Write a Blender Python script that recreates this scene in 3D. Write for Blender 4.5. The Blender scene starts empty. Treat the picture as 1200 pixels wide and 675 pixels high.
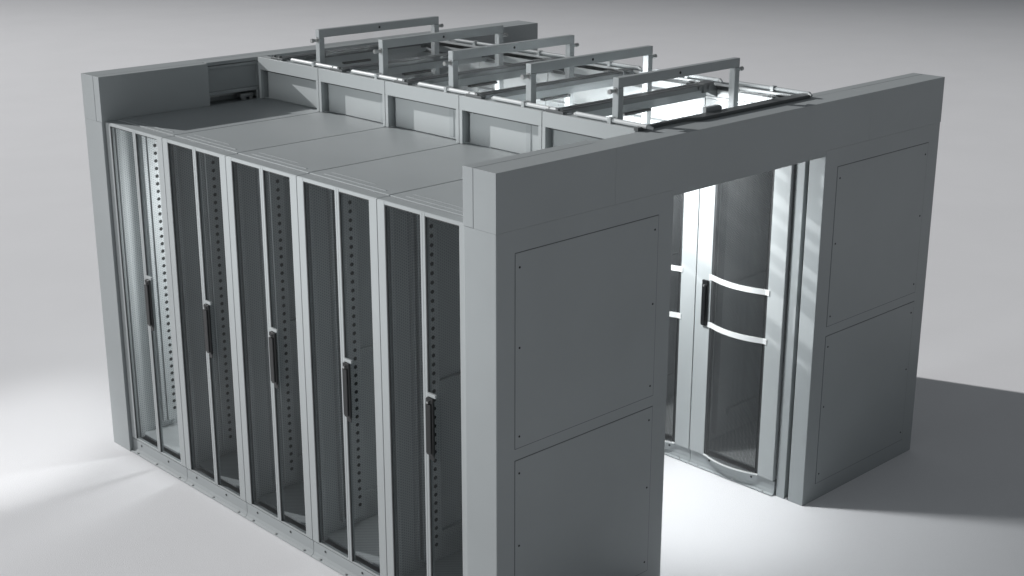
import bpy, bmesh, math, random
from mathutils import Vector, Matrix
random.seed(4)
scene = bpy.context.scene
COL = scene.collection
PI = math.pi

# ------------------------------------------------------------------ dimensions (metres)
W, L = 3.387, 3.385          # aisle block, width (x) and length (y)
TW = 0.194                   # end wall thickness
ZR, ZT = 1.990, 2.240        # rack top, containment top
ZH, ZHB = 2.234, 1.982       # header top and bottom
XD = 0.021                   # rack face inset
RD = 1.080                   # rack depth
Y0 = 0.1856                  # first rack
D1, D2, HD = 1.102, 2.291, 1.954   # doorway

# ------------------------------------------------------------------ materials
def new_mat(name):
    m = bpy.data.materials.new(name); m.use_nodes = True
    nt = m.node_tree
    b = nt.nodes['Principled BSDF']
    return m, nt, b

def paint(name, col, rough=0.45, var=0.05, bump=0.02, scale=420, metal=0.0, spec=0.5):
    m, nt, b = new_mat(name)
    tc = nt.nodes.new('ShaderNodeTexCoord')
    n1 = nt.nodes.new('ShaderNodeTexNoise'); n1.inputs['Scale'].default_value = 2.3; n1.inputs['Detail'].default_value = 5
    n2 = nt.nodes.new('ShaderNodeTexNoise'); n2.inputs['Scale'].default_value = scale; n2.inputs['Detail'].default_value = 2
    nt.links.new(tc.outputs['Object'], n1.inputs['Vector']); nt.links.new(tc.outputs['Object'], n2.inputs['Vector'])
    mr = nt.nodes.new('ShaderNodeMapRange')
    mr.inputs['From Min'].default_value = .3; mr.inputs['From Max'].default_value = .7
    mr.inputs['To Min'].default_value = 1 - var; mr.inputs['To Max'].default_value = 1 + var
    nt.links.new(n1.outputs['Fac'], mr.inputs['Value'])
    mx = nt.nodes.new('ShaderNodeVectorMath'); mx.operation = 'SCALE'
    mx.inputs[0].default_value = col[:3]
    nt.links.new(mr.outputs['Result'], mx.inputs['Scale'])
    nt.links.new(mx.outputs['Vector'], b.inputs['Base Color'])
    b.inputs['Roughness'].default_value = rough; b.inputs['Metallic'].default_value = metal
    b.inputs['Specular IOR Level'].default_value = spec
    if bump:
        bp = nt.nodes.new('ShaderNodeBump'); bp.inputs['Strength'].default_value = bump; bp.inputs['Distance'].default_value = .002
        nt.links.new(n2.outputs['Fac'], bp.inputs['Height']); nt.links.new(bp.outputs['Normal'], b.inputs['Normal'])
    return m

def perforated(name, col, pitch, thresh):
    """dark sheet steel drilled with a hexagonal grid of holes"""
    m, nt, b = new_mat(name)
    b.inputs['Base Color'].default_value = (*col, 1); b.inputs['Roughness'].default_value = .4
    tc = nt.nodes.new('ShaderNodeTexCoord')
    k = 2 * PI / pitch
    acc = None
    for a in (0, 2 * PI / 3, 4 * PI / 3):
        d = nt.nodes.new('ShaderNodeVectorMath'); d.operation = 'DOT_PRODUCT'
        d.inputs[1].default_value = (0, k * math.cos(a), k * math.sin(a))
        nt.links.new(tc.outputs['Object'], d.inputs[0])
        c = nt.nodes.new('ShaderNodeMath'); c.operation = 'COSINE'
        nt.links.new(d.outputs['Value'], c.inputs[0])
        if acc is None: acc = c
        else:
            s = nt.nodes.new('ShaderNodeMath'); s.operation = 'ADD'
            nt.links.new(acc.outputs[0], s.inputs[0]); nt.links.new(c.outputs[0], s.inputs[1]); acc = s
    g = nt.nodes.new('ShaderNodeMath'); g.operation = 'GREATER_THAN'; g.inputs[1].default_value = thresh
    nt.links.new(acc.outputs[0], g.inputs[0])
    tr = nt.nodes.new('ShaderNodeBsdfTransparent')
    mix = nt.nodes.new('ShaderNodeMixShader')
    nt.links.new(g.outputs[0], mix.inputs['Fac']); nt.links.new(b.outputs[0], mix.inputs[1]); nt.links.new(tr.outputs[0], mix.inputs[2])
    nt.links.new(mix.outputs[0], nt.nodes['Material Output'].inputs['Surface'])
    return m

def add_pinholes(m, pitch, dark):
    nt = m.node_tree; b = nt.nodes['Principled BSDF']
    tc = nt.nodes.new('ShaderNodeTexCoord'); k = 2 * PI / pitch; acc = None
    for a in (0, 2 * PI / 3, 4 * PI / 3):
        d = nt.nodes.new('ShaderNodeVectorMath'); d.operation = 'DOT_PRODUCT'
        d.inputs[1].default_value = (k * math.cos(a), k * math.cos(a), k * math.sin(a))
        nt.links.new(tc.outputs['Object'], d.inputs[0])
        c = nt.nodes.new('ShaderNodeMath'); c.operation = 'COSINE'; nt.links.new(d.outputs['Value'], c.inputs[0])
        if acc is None: acc = c
        else:
            q = nt.nodes.new('ShaderNodeMath'); q.operation = 'ADD'
            nt.links.new(acc.outputs[0], q.inputs[0]); nt.links.new(c.outputs[0], q.inputs[1]); acc = q
    g = nt.nodes.new('ShaderNodeMath'); g.operation = 'GREATER_THAN'; g.inputs[1].default_value = .3
    nt.links.new(acc.outputs[0], g.inputs[0])
    mx = nt.nodes.new('ShaderNodeMix'); mx.data_type = 'RGBA'
    nt.links.new(g.outputs[0], mx.inputs['Factor'])
    nt.links.new(b.inputs['Base Color'].links[0].from_socket, mx.inputs['A'])
    mx.inputs['B'].default_value = (*dark, 1)
    nt.links.new(mx.outputs['Result'], b.inputs['Base Color'])

def smoked_glass(name):
    m, nt, b = new_mat(name)
    b.inputs['Base Color'].default_value = (.045, .049, .051, 1); b.inputs['Roughness'].default_value = .10
    b.inputs['Specular IOR Level'].default_value = .35
    tr = nt.nodes.new('ShaderNodeBsdfTransparent'); tr.inputs['Color'].default_value = (.70, .72, .73, 1)
    mix = nt.nodes.new('ShaderNodeMixShader'); mix.inputs['Fac'].default_value = .78
    nt.links.new(b.outputs[0], mix.inputs[1]); nt.links.new(tr.outputs[0], mix.inputs[2])
    nt.links.new(mix.outputs[0], nt.nodes['Material Output'].inputs['Surface'])
    return m

def clear_pane(name):
    m, nt, b = new_mat(name)
    tr = nt.nodes.new('ShaderNodeBsdfTransparent'); tr.inputs['Color'].default_value = (.945, .945, .945, 1)
    gl = nt.nodes.new('ShaderNodeBsdfGlossy'); gl.inputs['Roughness'].default_value = .06
    mix = nt.nodes.new('ShaderNodeMixShader'); mix.inputs['Fac'].default_value = .035
    nt.links.new(tr.outputs[0], mix.inputs[1]); nt.links.new(gl.outputs[0], mix.inputs[2])
    nt.links.new(mix.outputs[0], nt.nodes['Material Output'].inputs['Surface'])
    return m

M = dict(
    grey=paint('grey_powder_coat', (.335, .362, .370), .46, .03, .05),
    light=paint('pale_grey_powder_coat', (.375, .402, .408), .42, .03, .05),
    inner=paint('inner_sheet_steel', (.64, .67, .675), .40, .05, .03),
    white=paint('white_enamel', (.72, .74, .74), .35, .02, .0),
    dark=paint('dark_seam_rubber', (.035, .038, .04), .6, .1, .0),
    groove=paint('seam_gap_shade', (.10, .11, .113), .6, .05, .0),  # dark colour painted in for the shade of the panel gaps
    alu=paint('dark_aluminium_rail', (.13, .14, .143), .35, .05, .02, metal=.4),
    steel=paint('bare_steel', (.45, .46, .46), .3, .05, .02, metal=.8),
    tube=paint('satin_tube', (.52, .545, .55), .35, .02, .0),
    black=paint('black_plastic', (.012, .013, .014), .32, .1, .02),
    hole=paint('black_hole', (.022, .024, .024), .8, .1, .0),
    glass=smoked_glass('smoked_glass'),
    mesh2=perforated('perforated_dark_sheet', (.040, .043, .045), .0062, -.1),
    pane=clear_pane('clear_polycarbonate'),
)

add_pinholes(M['inner'], .012, (.44, .465, .47))

def floor_mat():
    m, nt, b = new_mat('studio_floor')
    tc = nt.nodes.new('ShaderNodeTexCoord')
    n1 = nt.nodes.new('ShaderNodeTexNoise'); n1.inputs['Scale'].default_value = 190; n1.inputs['Detail'].default_value = 3
    n0 = nt.nodes.new('ShaderNodeTexNoise'); n0.inputs['Scale'].default_value = 1.1; n0.inputs['Detail'].default_value = 4
    nt.links.new(tc.outputs['Object'], n1.inputs['Vector']); nt.links.new(tc.outputs['Object'], n0.inputs['Vector'])
    cr = nt.nodes.new('ShaderNodeMapRange'); cr.inputs['From Min'].default_value = .3; cr.inputs['From Max'].default_value = .7
    cr.inputs['To Min'].default_value = .92; cr.inputs['To Max'].default_value = 1.06
    ad = nt.nodes.new('ShaderNodeMath'); ad.operation = 'MULTIPLY_ADD'; ad.inputs[1].default_value = .75; ad.inputs[2].default_value = .125
    nt.links.new(n1.outputs['Fac'], ad.inputs[0])
    mm = nt.nodes.new('ShaderNodeMix'); mm.inputs['Factor'].default_value = .2
    nt.links.new(ad.outputs[0], mm.inputs['A']); nt.links.new(n0.outputs['Fac'], mm.inputs['B'])
    nt.links.new(mm.outputs['Result'], cr.inputs['Value'])
    mx = nt.nodes.new('ShaderNodeVectorMath'); mx.operation = 'SCALE'; mx.inputs[0].default_value = (.735, .740, .755)
    nt.links.new(cr.outputs['Result'], mx.inputs['Scale'])
    nt.links.new(mx.outputs['Vector'], b.inputs['Base Color'])
    b.inputs['Roughness'].default_value = .62; b.inputs['Specular IOR Level'].default_value = .10
    bp = nt.nodes.new('ShaderNodeBump'); bp.inputs['Strength'].default_value = .5; bp.inputs['Distance'].default_value = .004
    nt.links.new(n1.outputs['Fac'], bp.inputs['Height']); nt.links.new(bp.outputs['Normal'], b.inputs['Normal'])
    return m

# ------------------------------------------------------------------ mesh helpers
class MB:
    def __init__(s): s.bm = bmesh.new()
    def _add(s, o):
        me = bpy.data.meshes.new('t'); o.to_mesh(me); o.free(); s.bm.from_mesh(me); bpy.data.meshes.remove(me); return s
    def box(s, x0, x1, y0, y1, z0, z1, b=0.0):
        x0, x1 = sorted((x0, x1)); y0, y1 = sorted((y0, y1)); z0, z1 = sorted((z0, z1))
        o = bmesh.new(); bmesh.ops.create_cube(o, size=1)
        for v in o.verts:
            v.co = Vector(((x0 + x1) / 2 + v.co.x * (x1 - x0), (y0 + y1) / 2 + v.co.y * (y1 - y0), (z0 + z1) / 2 + v.co.z * (z1 - z0)))
        b = min(b, .45 * min(x1 - x0, y1 - y0, z1 - z0))
        if b > 0: bmesh.ops.bevel(o, geom=o.edges[:], offset=b, segments=2, profile=.6, affect='EDGES')
        return s._add(o)
    def cyl(s, p0, p1, r, n=14, r2=None):
        p0, p1 = Vector(p0), Vector(p1); d = p1 - p0
        o = bmesh.new(); bmesh.ops.create_cone(o, cap_ends=True, segments=n, radius1=r, radius2=r if r2 is None else r2, depth=d.length)
        rot = d.to_track_quat('Z', 'Y').to_matrix().to_4x4()
        bmesh.ops.transform(o, matrix=Matrix.Translation((p0 + p1) / 2) @ rot, verts=o.verts)
        return s._add(o)
    def quad(s, *pts):
        vs = [s.bm.verts.new(p) for p in pts]; s.bm.faces.new(vs); return s
    def prism(s, prof, axis, a0, a1):
        """extrude a closed profile; axis 'y': profile in (x,z); 'z': profile in (x,y); 'x': profile in (y,z)"""
        def P(p, a): return (p[0], a, p[1]) if axis == 'y' else ((p[0], p[1], a) if axis == 'z' else (a, p[0], p[1]))
        A = [s.bm.verts.new(P(p, a0)) for p in prof]; B = [s.bm.verts.new(P(p, a1)) for p in prof]
        n = len(prof)
        for i in range(n): s.bm.faces.new((A[i], A[(i + 1) % n], B[(i + 1) % n], B[i]))
        s.bm.faces.new(A[::-1]); s.bm.faces.new(B)
        return s
    def build(s, name, mat, parent=None, smooth=False):
        bmesh.ops.recalc_face_normals(s.bm, faces=s.bm.faces[:])
        me = bpy.data.meshes.new(name); s.bm.to_mesh(me); s.bm.free()
        me.materials.append(M[mat] if isinstance(mat, str) else mat)
        if smooth:
            for p in me.polygons: p.use_smooth = True
            try: me.set_sharp_from_angle(angle=math.radians(35))
            except Exception: pass
        o = bpy.data.objects.new(name, me); COL.objects.link(o)
        if parent is not None: o.parent = parent
        return o

def tag(o, label, cat, group=None, kind=None):
    if label: o['label'] = label
    if cat: o['category'] = cat
    if group: o['group'] = group
    if kind: o['kind'] = kind
    return o
def thing(name, label, cat, loc=(0, 0, 0), rz=0, group=None):
    o = bpy.data.objects.new(name, None); COL.objects.link(o); o.empty_display_size = .1
    o.location = loc; o.rotation_euler = (0, 0, rz)
    return tag(o, label, cat, group)
def copy_tree(o, parent=None):
    c = o.copy(); COL.objects.link(c)
    if parent is not None: c.parent = parent
    for ch in list(o.children): copy_tree(ch, c)
    return c

# ------------------------------------------------------------------ setting
f = MB(); f.quad((-60, -60, 0), (60, -60, 0), (60, 60, 0), (-60, 60, 0))
fl = f.build('floor', floor_mat()); fl['kind'] = 'structure'

# ------------------------------------------------------------------ server rack (outer split doors at x=0, aisle door at x=RD)
def rack_proto():
    t = thing('server_rack', 'x', 'server rack')
    w = .600; e = .0015
    zb = .088                       # top of plinth
    # shell
    for (ya, yb) in ((e, .014), (w - .014, w - e)):
        p = MB().box(.060, RD - .060, ya, yb, zb, ZR - .012, .002)
        # inner depth braces on the wall
        s = 1 if ya < .3 else -1
        yi = yb if s > 0 else ya
        for z in (.235, 1.02, 1.80):
            p.box(.305, RD - .30, yi, yi + s * .022, z, z + .032, .002)
            p.box(.305, RD - .30, yi, yi + s * .012, z - .010, z, .001)
        p.build('side_panel', 'inner', t)
    MB().box(.060, RD - .060, .014, w - .014, zb, zb + .014, .002).build('bottom_panel', 'inner', t)
    rf = MB()
    rf.box(.070, RD - .040, .003, w - .003, ZR - .016, ZR, .003)
    r = rf.build('roof_panel', 'grey', t)
    for xa, xb in ((.0, .066), (RD - .036, RD - .002)): MB().box(xa, xb, e, w - e, ZR - .022, ZR - .004, .003).build('roof_edge', 'grey', t)
    MB().box(.105, .113, .07, .53, ZR - .001, ZR + .0018, .0008).box(.150, .154, .20, .53, ZR - .001, ZR + .0015, .0006).build('roof_slot', 'grey', r)
    # corner posts
    for x in (.034, RD - .058):
        for y in (e + .001, w - .044):
            MB().box(x, x + .024, y, y + .042, zb, ZR - .022, .002).build('frame_post', 'inner', t)
    # 19-inch mounting rails with round holes, one per rack unit
    for x, far in ((.215, 1), (.215, 0), (.83, 1), (.83, 0)):
        y = w - .056 if far else .016
        m = MB().box(x, x + .085, y, y + .040, .15, ZR - .06, .002)
        nf = len(m.bm.faces)
        if x < .5 and far:
            for i in range(37):
                z = .22 + i * .0445
                m.cyl((x + .046, y - .0012, z), (x + .046, y + .004, z), .0102, 12)
        o = m.build('mounting_rail', 'inner', t)
        o.data.materials.append(M['hole'])
        for p in o.data.polygons:
            if p.index >= nf: p.material_index = 1
        if x < .5 and far:
            MB().box(x - .028, x - .004, y + .006, y + .038, .15, ZR - .06, .001).box(x - .055, x - .048, y + .01, y + .038, .15, ZR - .06, .001).build('cable_channel', 'inner', o)
    # plinth on both sides with screws and a bent foot
    for sx, xo in ((-1, 0.0), (1, RD)):
        a, b = (xo, xo + .018) if sx < 0 else (xo - .018, xo)
        k = MB().box(a, b, e, w - e, .004, zb - .004, .0015)
        fx = xo + sx * .020
        k.prism([(xo, .004), (xo, .030), (xo + sx * .006, .012), (fx, .0065), (fx, .004)], 'y', e, w - e)
        ko = k.build('plinth', 'grey', t)
        for y in (.20, .50) if sx < 0 else (.14, .44):
            MB().cyl((xo - sx * .002, y, .062), (xo + sx * .002, y, .062), .0065, 12).build('plinth_screw', 'dark', ko)
        for y in (.07, .32, .53):
            MB().cyl((xo + sx * .012, y, .006), (xo + sx * .012, y, .014), .006, 10).build('foot_bolt', 'steel', ko)
    # outer split door, two leaves (y high leaf carries the handle on its meeting stile)
    def leaf(ya, yb, sa, sb):
        """frame from ya to yb with stiles sa (low y) and sb (high y)"""
        d = MB()
        x0, x1 = -.004, .020; z0, z1 = zb + .003, ZR - .007
        d.box(x0, x1, ya, ya + sa, z0, z1, .0022); d.box(x0, x1, yb - sb, yb, z0, z1, .0022)
        d.box(x0 + .0007, x1, ya + sa, yb - sb, z1 - .014, z1, .0016); d.box(x0 + .0007, x1, ya + sa, yb - sb, z0, z0 + .007, .0012)
        o = d.build('door_leaf', 'light', t)
        MB().quad((.004, ya + sa - .001, z0 + .006), (.004, yb - sb + .001, z0 + .006), (.004, yb - sb + .001, z1 - .013), (.004, ya + sa - .001, z1 - .013)).build('glass_pane', 'glass', o)
        g = MB()
        g.box(-.0015, .003, yb - sb - .006, yb - sb, z0 + .007, z1 - .014)
        g.box(-.0015, .003, ya + sa, yb - sb - .006, z1 - .018, z1 - .014)
        g.build('door_seal', 'dark', o)
        return o
    l1 = leaf(.2925, w - .002, .014, .050)
    l2 = leaf(.002, .292, .054, .016)
    for lf, y in ((l1, w - .030), (l2, .030)):
        for z in (.30, 1.02, 1.74):
            MB().cyl((.018, y, z), (.018, y, z + .07), .006, 10).build('hinge', 'steel', lf)
    # swing handle on the meeting stile
    pl = MB().box(-.012, .002, .216, .278, 1.152, 1.168, .003).build('handle_cap', 'light', l2)
    hb = MB()
    hb.box(-.022, -.0075, .224, .272, .876, 1.150, .006)
    hb.box(-.030, -.022, .231, .265, .888, 1.125, .005)
    h = hb.build('handle', 'black', l2)
    MB().cyl((-.0315, .250, 1.132), (-.020, .250, 1.132), .0055, 12).build('lock', 'steel', h)
    MB().box(-.012, -.0075, .230, .262, .852, .876, .003).build('latch', 'black', h)
    # aisle door: one bowed perforated leaf, handle near the y-high stile, two cross bands
    d = MB(); xa, xb = RD - .012, RD + .016; z0, z1 = zb + .004, ZR - .006
    s1, s2 = .108, .108
    d.box(xa, xb, .003, s1, z0, z1, .003); d.box(xa, xb, w - s2, w - .003, z0, z1, .003)
    d.box(xa, xb - .001, s1, w - s2, z1 - .035, z1, .003)
    def bow(y): 
        u = (y - s1) / (w - s2 - s1) * 2 - 1
        return RD + .010 + .042 * (1 - u * u)
    N = 18; ys = [s1 + .012 + (w - s2 - s1 - .024) * i / N for i in range(N + 1)]
    dd = d.build('aisle_door', 'light', t)
    mp = MB()
    for i in range(N):
        mp.quad((bow(ys[i]), ys[i], z0 + .006), (bow(ys[i + 1]), ys[i + 1], z0 + .006), (bow(ys[i + 1]), ys[i + 1], z1 - .036), (bow(ys[i]), ys[i], z1 - .036))
    mp.build('curved_mesh', 'mesh2', dd, True)
    gs = MB(); gs.box(RD - .010, RD + .013, s1, s1 + .014, z0, z1 - .035); gs.box(RD - .010, RD + .013, w - s2 - .022, w - s2, z0, z1 - .035)
    gs.build('door_seal', 'dark', dd)
    def band(za, zb2, extra=.004, ext=.012):
        m = MB(); yy = [s1 - ext] + ys + [w - s2 + ext]
        def X(y): return max(bow(y), xb) + extra if s1 < y < w - s2 else xb + extra
        out = [(X(y), y) for y in yy]; inn = [(x - .010, y) for x, y in out]
        m.prism(out + inn[::-1], 'z', za, zb2)
        return m
    band(1.150, 1.180).build('cross_band', 'white', dd); band(.872, .902).build('cross_band', 'white', dd)
    band(z0, z0 + .008, .004, 0).build('bottom_lip', 'white', dd)
    hh = MB().box(xb, xb + .016, .056, .094, .878, 1.145, .005).box(xb + .016, xb + .024, .062, .088, .890, 1.12, .004).build('handle', 'black', dd)
    MB().cyl((xb + .015, .075, 1.115), (xb + .0255, .075, 1.115), .005, 12).build('lock', 'steel', hh)
    return t

order = ['nearest the doorway wall', 'second from the doorway wall', 'middle', 'second from the far wall', 'against the far wall']
proto = rack_proto()
for i in range(5):
    o = proto if i == 0 else copy_tree(proto)
    o.location = (XD, Y0 + .6 * i, 0)
    o['label'] = ['grey server rack with smoked split doors, front row, touching the doorway end wall',
                  'grey server rack with smoked split doors, front row, second from the doorway end wall',
                  'grey server rack with smoked split doors in the middle of the front row',
                  'grey server rack with smoked split doors, front row, second from the far wall',
                  'brightly lit front row server rack touching the far wall, pale holes glowing behind its doors'][i]
    o['group'] = 'racks of the front row'
for i in range(5):
    o = copy_tree(proto); o.location = (W - XD, Y0 + .6 * i + .6, 0); o.rotation_euler = (0, 0, PI)
    o['label'] = ['server rack inside the doorway with white banded curved mesh door, right of the white stile',
                  'server rack beyond the doorway, only the left edge of its banded curved door showing',
                  'middle rack of the back row, seen through the roof opening',
                  'back row rack second from the far wall, seen through the roof opening',
                  'back row rack touching the far wall, seen through the roof opening'][i]
    o['group'] = 'racks of the back row'

# ------------------------------------------------------------------ containment panels standing on the racks
def cont_proto():
    t = thing('containment_panel', 'x', 'roof panel'); w = .6; h = ZT - ZR; z0 = .0015
    e = .002
    fr = MB()
    fr.box(-.0, .022, e, w - e, h - .073, h, .002)                      # top band
    fr.box(0, .022, e, .024, z0, h - .073, .002); fr.box(0, .022, w - .024, w - e, z0, h - .073, .002)
    fr.box(.022, .062, e, w - e, h - .012, h - .001, .001)
    fr.build('panel_frame', 'light', t)
    bk = MB().box(.056, .060, e + .001, w - e - .001, z0, h - .013)
    bk.box(.0225, .056, e + .001, .010, z0, h - .013).box(.0225, .056, w - .010, w - e - .001, z0, h - .013)
    bk.build('recessed_sheet', 'light', t)
    return t
cp = cont_proto()
names5 = ['nearest the doorway wall', 'second from the doorway wall', 'in the middle', 'second from the far wall', 'half shaded, next to the far wall']
for side in (0, 1):
    for i in range(5):
        o = cp if (side == 0 and i == 0) else copy_tree(cp)
        if side == 0: o.location = (1.040, Y0 + .6 * i, ZR); o['group'] = 'containment panels over the front row'
        else: o.location = (W - 1.040, Y0 + .6 * i + .6, ZR); o.rotation_euler = (0, 0, PI); o['group'] = 'containment panels over the back row'
        o['label'] = ('upright pale recessed panel atop the front racks, ' if side == 0 else 'upright bright panel atop the back racks, ') + names5[i]

# ------------------------------------------------------------------ end walls
def end_wall(Yf, s, label, ca, cb):
    """Yf = outer face, s = +1 when the wall grows towards +y"""
    t = thing('end_wall', label, 'end wall', (0, Yf, 0))
    Y = lambda v: s * v
    def pillar(x0, x1, jamb):
        m = MB(); sl0, sl1 = .096, .121
        # C-shaped plan: a pocket for the sliding door opens on the doorway side
        e0, e1, q = (x1, x0, -1) if jamb > 0 else (x0, x1, 1)
        m.prism([(e1, Y(0)), (e0, Y(0)), (e0, Y(sl0)), (e0 + q * .075, Y(sl0)), (e0 + q * .075, Y(sl1)), (e0, Y(sl1)), (e0, Y(TW - .018)), (e0 + q * .05, Y(TW - .018)), (e0 + q * .05, Y(TW)), (e1, Y(TW))], 'z', .001, ZHB)
        bmesh.ops.recalc_face_normals(m.bm, faces=m.bm.faces[:])
        bmesh.ops.bevel(m.bm, geom=[k for k in m.bm.edges if abs(k.verts[0].co.z - k.verts[1].co.z) > 1], offset=.003, segments=2, profile=.6, affect='EDGES')
        p = m.build('pillar', 'grey', t)
        e = x1 if jamb > 0 else x0; q = -1 if jamb > 0 else 1
        if s > 0: MB().box(e + q * .026, e + q * .065, Y(.1055), Y(.1135), .012, ZHB - .02, .002).build('sliding_door_edge', 'alu', p)
        MB().box(e + q * .002, e + q * .05, Y(.1005), Y(.1165), .0012, .012, .002).build('door_foot', 'steel', p)
        return p
    pl = pillar(0, D1, 1); pr = pillar(D2, W, -1)
    for p, x0, x1 in ((pl, .105, 1.002), (pr, 2.402, 3.280)):
        for z0, z1 in ((1.012, 1.885), (.097, .960)):
            MB().box(x0, x1, Y(-.0008), Y(.004), z0, z1).build('panel_gap_shade', 'groove', p)  # dark plate standing in for the shaded groove round the access panel
            g = .0028
            a = MB().box(x0 + g, x1 - g, Y(-.002), Y(.003), z0 + g, z1 - g, .0008).build('access_panel', 'grey', p)
            for x in (x0 + .026, x1 - .026):
                for z in (z0 + .055, (z0 + z1) / 2 + .02, z1 - .065):
                    sc = MB().cyl((x, Y(-.0032), z), (x, Y(.0), z), .0050, 14).build('screw', 'hole', a)
    # header: outer box along the whole wall, inner cover blocks over the racks, recessed middle
    h = MB(); e = .005
    h.box(0, .708, Y(0), Y(.1336), ZHB + .0003, ZH, .0012)
    h.box(.7085, W - .7085, Y(0), Y(.060), ZHB + .0003, ZH, .0012)
    h.box(D1 + .0005, D2 - .0005, Y(.0005), Y(.060), HD, ZHB + .0005, .001)
    h.box(W - .708, W + e, Y(0), Y(.1336), ZHB + .0003, ZH, .0012)
    h.box(.709, W - .709, Y(.060), Y(.1620), ZH - .020, ZH - .0005, .001)
    ho = h.build('header', 'grey', t)
    c = MB()
    c.box(0, ca, Y(.1365), Y(TW + .004), ZHB + .001, ZH, .002)
    c.box(cb, W + e, Y(.1365), Y(TW + .004), ZHB + .001, ZH, .002)
    c.build('header_cover', 'grey', t)
    m = MB()
    for xa, xb in ((.709, 1.055), (W - 1.055, W - .709)):
        m.box(xa, xb, Y(.142), Y(.152), 2.060, ZH - .026, .002)
        m.box(xa, xb, Y(.142), Y(.170), 2.040, 2.060, .002)
        m.box(xa, xb, Y(.148), Y(.166), ZH - .040, ZH - .024, .002)
    m.box(1.056, W - 1.056, Y(.142), Y(.152), HD, ZH - .021, .002)
    m.build('drive_cover', 'grey', t)
    # sliding door drive seen in the gap under the cover
    d = MB()
    for xa, xb in ((.72, 1.05), (W - 1.05, W - .72)):
        d.box(xa, xb, Y(.075), Y(.095), 2.012, 2.034, .002)
        d.box(xa + .22, xb - .02, Y(.105), Y(.150), 2.000, 2.022, .003)
        d.cyl((xa + .25, Y(.128), 1.984), (xa + .25, Y(.128), 2.000), .02)
        d.cyl((xa + .30, Y(.135), 1.984), (xa + .30, Y(.135), 2.0), .012)
    d.build('door_drive', 'steel', t)
    if s < 0:       # unseen far leaves, added shut to keep the key light out
        mid = (D1 + D2) / 2
        for xa, xb in ((D1 - .03, mid - .002), (mid + .002, D2 + .03)):
            MB().box(xa, xb, Y(.1022), Y(.1148), .014, HD + .024, .002).build('light_block_door', 'grey', t)
    if s < 0: MB().box(.02, .05, Y(-.011), Y(-.0005), ZHB + .003, ZHB + .05, .002).build('wall_bracket', 'alu', t)
    return t
end_wall(0, 1, 'near grey end wall with open doorway, four screwed panels and dark front face', .735, 2.33)
end_wall(L, -1, 'far grey end wall behind the racks, at the left back of the block', .697, W - .70)

# ------------------------------------------------------------------ aisle roof
YF = [.360 + .5725 * i for i in range(5)]           # hatch axes
YB = [.694, 1.266, 1.838, 2.410, 2.982]             # front faces of the beams
def beam_proto():
    t = thing('cross_beam', 'x', 'roof beam'); x0, x1 = 1.060, 2.20
    b = MB()
    b.prism([(0, 2.221), (0, 2.246), (.004, 2.250), (.026, 2.250), (.028, 2.246), (.036, 2.246), (.038, 2.250), (.066, 2.250), (.070, 2.246), (.070, 2.221)], 'x', x0, x1)
    b.build('upper_rail', 'alu', t)
    MB().box(x0 + .05, x1 - .01, .010, .050, 2.178, 2.2205, .002).build('lower_rail', 'grey', t)
    MB().box(1.535, 1.735, -.002, .030, 2.164, 2.1775, .002).build('magnet_catch', 'black', t)
    k = MB().box(1.048, 1.080, -.040, .080, 2.236, 2.2535, .004).cyl((1.066, .01, 2.25), (1.066, .01, 2.264), .012).cyl((1.066, .062, 2.25), (1.066, .062, 2.262), .009)
    k.build('end_bracket', 'alu', t)
    k = MB().box(2.15, 2.235, -.006, .060, 2.205, 2.257, .004).cyl((2.12, -.001, 2.236), (2.12, -.006, 2.236), .011).cyl((2.19, -.006, 2.232), (2.19, -.014, 2.232), .014)
    k.prism([(2.20, 2.205), (2.33, 2.150), (2.345, 2.172), (2.235, 2.256)], 'y', .014, .026)
    k.build('hinge_bracket', 'alu', t)
    return t
bp_ = beam_proto()
for i, y in enumerate(YB):
    o = bp_ if i == 0 else copy_tree(bp_)
    o.location = (0, y, 0); o['group'] = 'cross beams of the aisle roof'
    o['label'] = ['dark roof beam between the nearest and second raised hatch', 'dark roof beam between the second and middle raised hatch',
                  'dark roof beam behind the middle raised hatch', 'dark roof beam just in front of the farthest raised hatch', 'dark roof beam against the far end wall'][i]
t = thing('edge_beam', 'dark flat strip lying along the top of the doorway wall', 'roof beam', (0, .127, 0))
e_ = MB()
e_.prism([(1.03, .036), (1.03, .060), (2.325, .060), (2.325, .010), (2.30, 0), (1.44, 0), (1.37, .036)], 'z', 2.2345, 2.2515)
e_.build('edge_strip', 'alu', t)
MB().box(1.545, 1.652, .0605, .085, 2.20, 2.274, .003).box(1.652, 1.664, .0605, .080, 2.215, 2.268, .002).build('catch_bracket', 'grey', t)
MB().box(1.06, 2.30, .0605, .095, 2.180, 2.228, .003).build('lower_rail', 'grey', t)
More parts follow.
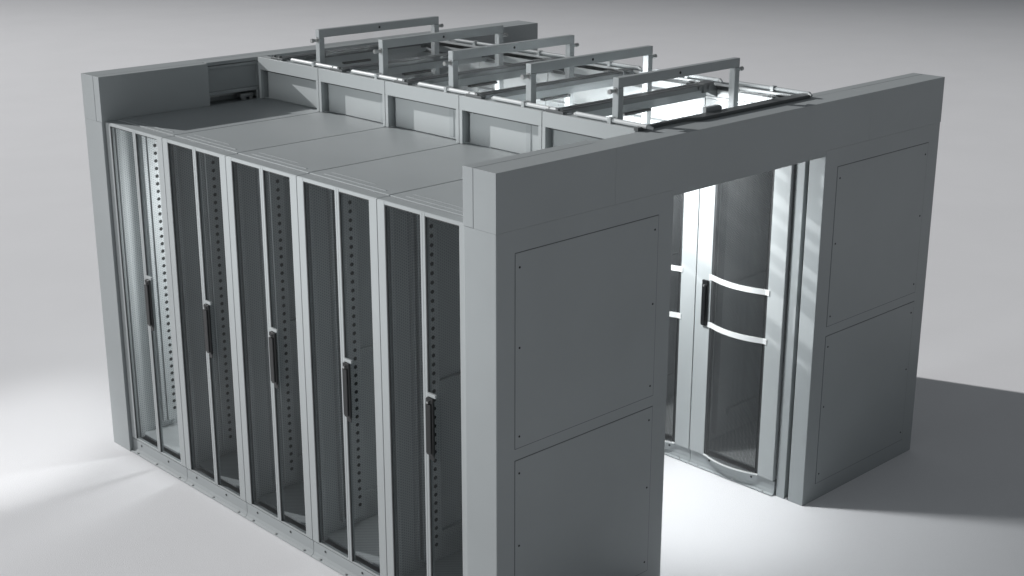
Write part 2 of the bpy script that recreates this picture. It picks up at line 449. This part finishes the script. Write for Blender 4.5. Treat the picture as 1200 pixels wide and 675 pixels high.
def hatch_proto():
    t = thing('roof_hatch', 'x', 'roof hatch'); x0, x1 = 1.092, 1.992; z0, z1 = 2.252, 2.447; d = .036
    MB().box(x0, x1, -.018, .018, z1 - .046, z1, .003).build('top_bar', 'grey', t)
    for xa in (x0, x1 - d):
        MB().box(xa, xa + d, -.0185, .0185, z0 - .25, z1 - .0465, .003).build('post', 'grey', t)
    MB().box(x0 + d, x1 - d, -.018, .018, z0 - .25, z0 - .21, .003).build('bottom_bar', 'grey', t)
    MB().box(x0 + d - .004, x1 - d + .004, -.003, .003, z0 - .214, z1 - .042).build('clear_pane', 'pane', t)
    MB().cyl((1.53, -.0192, z1 - .023), (1.53, -.012, z1 - .023), .007, 14).build('centre_hole', 'hole', t)
    for xe, q in ((x0, -1), (x1, 1)):
        p = MB().cyl((xe, 0, z1 - .060), (xe + q * .042, 0, z1 - .060), .0085, 14).cyl((xe + q * .030, 0, z1 - .060), (xe + q * .044, 0, z1 - .060), .0115, 14)
        p.cyl((xe, -.002, z1 - .060), (xe + q * .006, -.002, z1 - .060), .014, 14)
        p.build('pivot_pin', 'steel', t, True)
    return t
hp = hatch_proto()
for i, y in enumerate(YF):
    o = hp if i == 0 else copy_tree(hp); o.location = (0, y, 0); o['group'] = 'raised roof hatches'
    o['label'] = ['raised roof hatch frame closest to the doorway wall', 'raised roof hatch frame second from the doorway wall', 'middle one of the five raised roof hatch frames',
                  'raised roof hatch frame second from the far wall', 'raised roof hatch frame farthest back, next to the far wall'][i]
# tubes the hatches turn in, one pair per bay
def tube(x, y, q):
    m = MB(); z = ZT + .014
    m.cyl((x, y - .22, z), (x, y + .22, z), .0105, 14)
    m.cyl((x, y - .22, z), (x + q * .012, y - .245, z - .006), .0105, 14, .006).cyl((x, y + .22, z), (x + q * .012, y + .245, z - .006), .0105, 14, .006)
    return m
for side in (0, 1):
    for i, y in enumerate(YF):
        x = 1.068 if side == 0 else 2.310
        t = thing('pivot_tube', ('pale tube on the front rail at the foot of the ' if side == 0 else 'grey tube on the back rail beside the ')
                  + ['nearest raised hatch', 'second raised hatch', 'middle raised hatch', 'fourth raised hatch', 'farthest raised hatch'][i], 'tube', (x, y, 0),
                  group='tubes on the front rail' if side == 0 else 'tubes on the back rail')
        a = tube(0, 0, 1 if side == 0 else -1).build('tube', 'tube' if side == 0 else 'grey', t, True)
        MB().box(-.016, .016, -.010, .012, ZT - .012, ZT + .027, .003).build('clip', 'light', t)
        q = 1 if side == 0 else -1
        MB().box(q * .040, q * .075, -.160, -.02, 2.190, 2.222, .008).box(q * .034, q * .082, -.06, -.02, 2.186, 2.226, .006).build('motor_box', 'alu', t)
# long rails along both sides
for x0, x1, lab in ((1.079, 1.103, 'long grey roof rail over the front row'), (W - 1.103, W - 1.079, 'long grey roof rail over the back row')):
    t = thing('roof_rail', lab + ', running from wall to wall', 'rail', (x0, Y0, 0))
    w = x1 - x0; ln = L - 2 * Y0
    MB().box(.003, w - .003, 0, ln, 2.204, 2.238, .003).build('rail_web', 'alu', t)
    MB().box(0, w, 0, ln, 2.150, 2.168, .003).build('rail_flange', 'alu', t)

# ------------------------------------------------------------------ lights
def look(o, p): o.rotation_euler = (Vector(p) - o.location).to_track_quat('-Z', 'Y').to_euler()
def lamp(name, kind, loc, at, power, color=(1, 1, 1), **k):
    l = bpy.data.lights.new(name, kind); l.energy = power; l.color = color
    for a, v in k.items(): setattr(l, a, v)
    o = bpy.data.objects.new(name, l); COL.objects.link(o); o.location = loc; look(o, at); return o
dirL = Vector((-.375, 1.0, .455)).normalized()
c = Vector((1.7, 1.7, 1.0))
KEY = lamp('key_lamp', 'SPOT', c + dirL * 150, (2, 1, 0), 1210000, (1, .985, .98), spot_size=math.radians(22.8), spot_blend=1.0, shadow_soft_size=.7)
SOFT = lamp('left_softbox', 'AREA', (-9, 1.0, 2.0), (.0, 1.5, 2.1), 12.5, (.97, .99, 1), shape='RECTANGLE', size=2.0, size_y=1.6, spread=math.radians(24))
FS = lamp('floor_spot', 'SPOT', (-3.5, .9, 3.5), (-.50, 3.76, 0), 760, (1, 1, 1), spot_size=math.radians(17), spot_blend=.95, shadow_soft_size=.05)
A1 = lamp('aisle_lamp', 'AREA', (1.42, 1.20, 2.04), (2.2, .30, .9), 47, (.97, .99, 1), shape='DISK', size=.26)
A2 = lamp('aisle_lamp', 'AREA', (1.84, 1.50, 2.13), (2.30, 1.50, 1.76), 7, (.97, .99, 1), shape='RECTANGLE', size=2.0, size_y=.05, spread=math.radians(104))
A4 = lamp('aisle_fill_spot', 'SPOT', (1.66, .80, 2.10), (1.82, .42, 0), 72, (.97, .99, 1), spot_size=math.radians(46), spot_blend=1.0, shadow_soft_size=.08)  # unseen spot added to whiten the floor at the doorway
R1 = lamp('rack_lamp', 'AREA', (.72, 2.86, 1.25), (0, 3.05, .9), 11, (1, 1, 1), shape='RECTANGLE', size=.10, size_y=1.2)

w = bpy.data.worlds.new('World'); scene.world = w; w.use_nodes = True
bg = w.node_tree.nodes['Background']; bg.inputs[0].default_value = (.90, .95, 1.0, 1); bg.inputs[1].default_value = .165

# ------------------------------------------------------------------ camera
cd = bpy.data.cameras.new('Camera'); cam = bpy.data.objects.new('Camera', cd); COL.objects.link(cam)
cam.location = (-3.7928, -4.0519, 3.5303); cam.rotation_euler = (1.2619, -.0009, -.7637)
cd.sensor_width = 36; cd.lens = 50.506; cd.clip_start = .05; cd.clip_end = 400
scene.camera = cam
scene.view_settings.view_transform = 'Standard'; scene.view_settings.look = 'None'
scene.view_settings.exposure = 0; scene.view_settings.gamma = 1
scene.cycles.max_bounces = 10; scene.cycles.transparent_max_bounces = 24
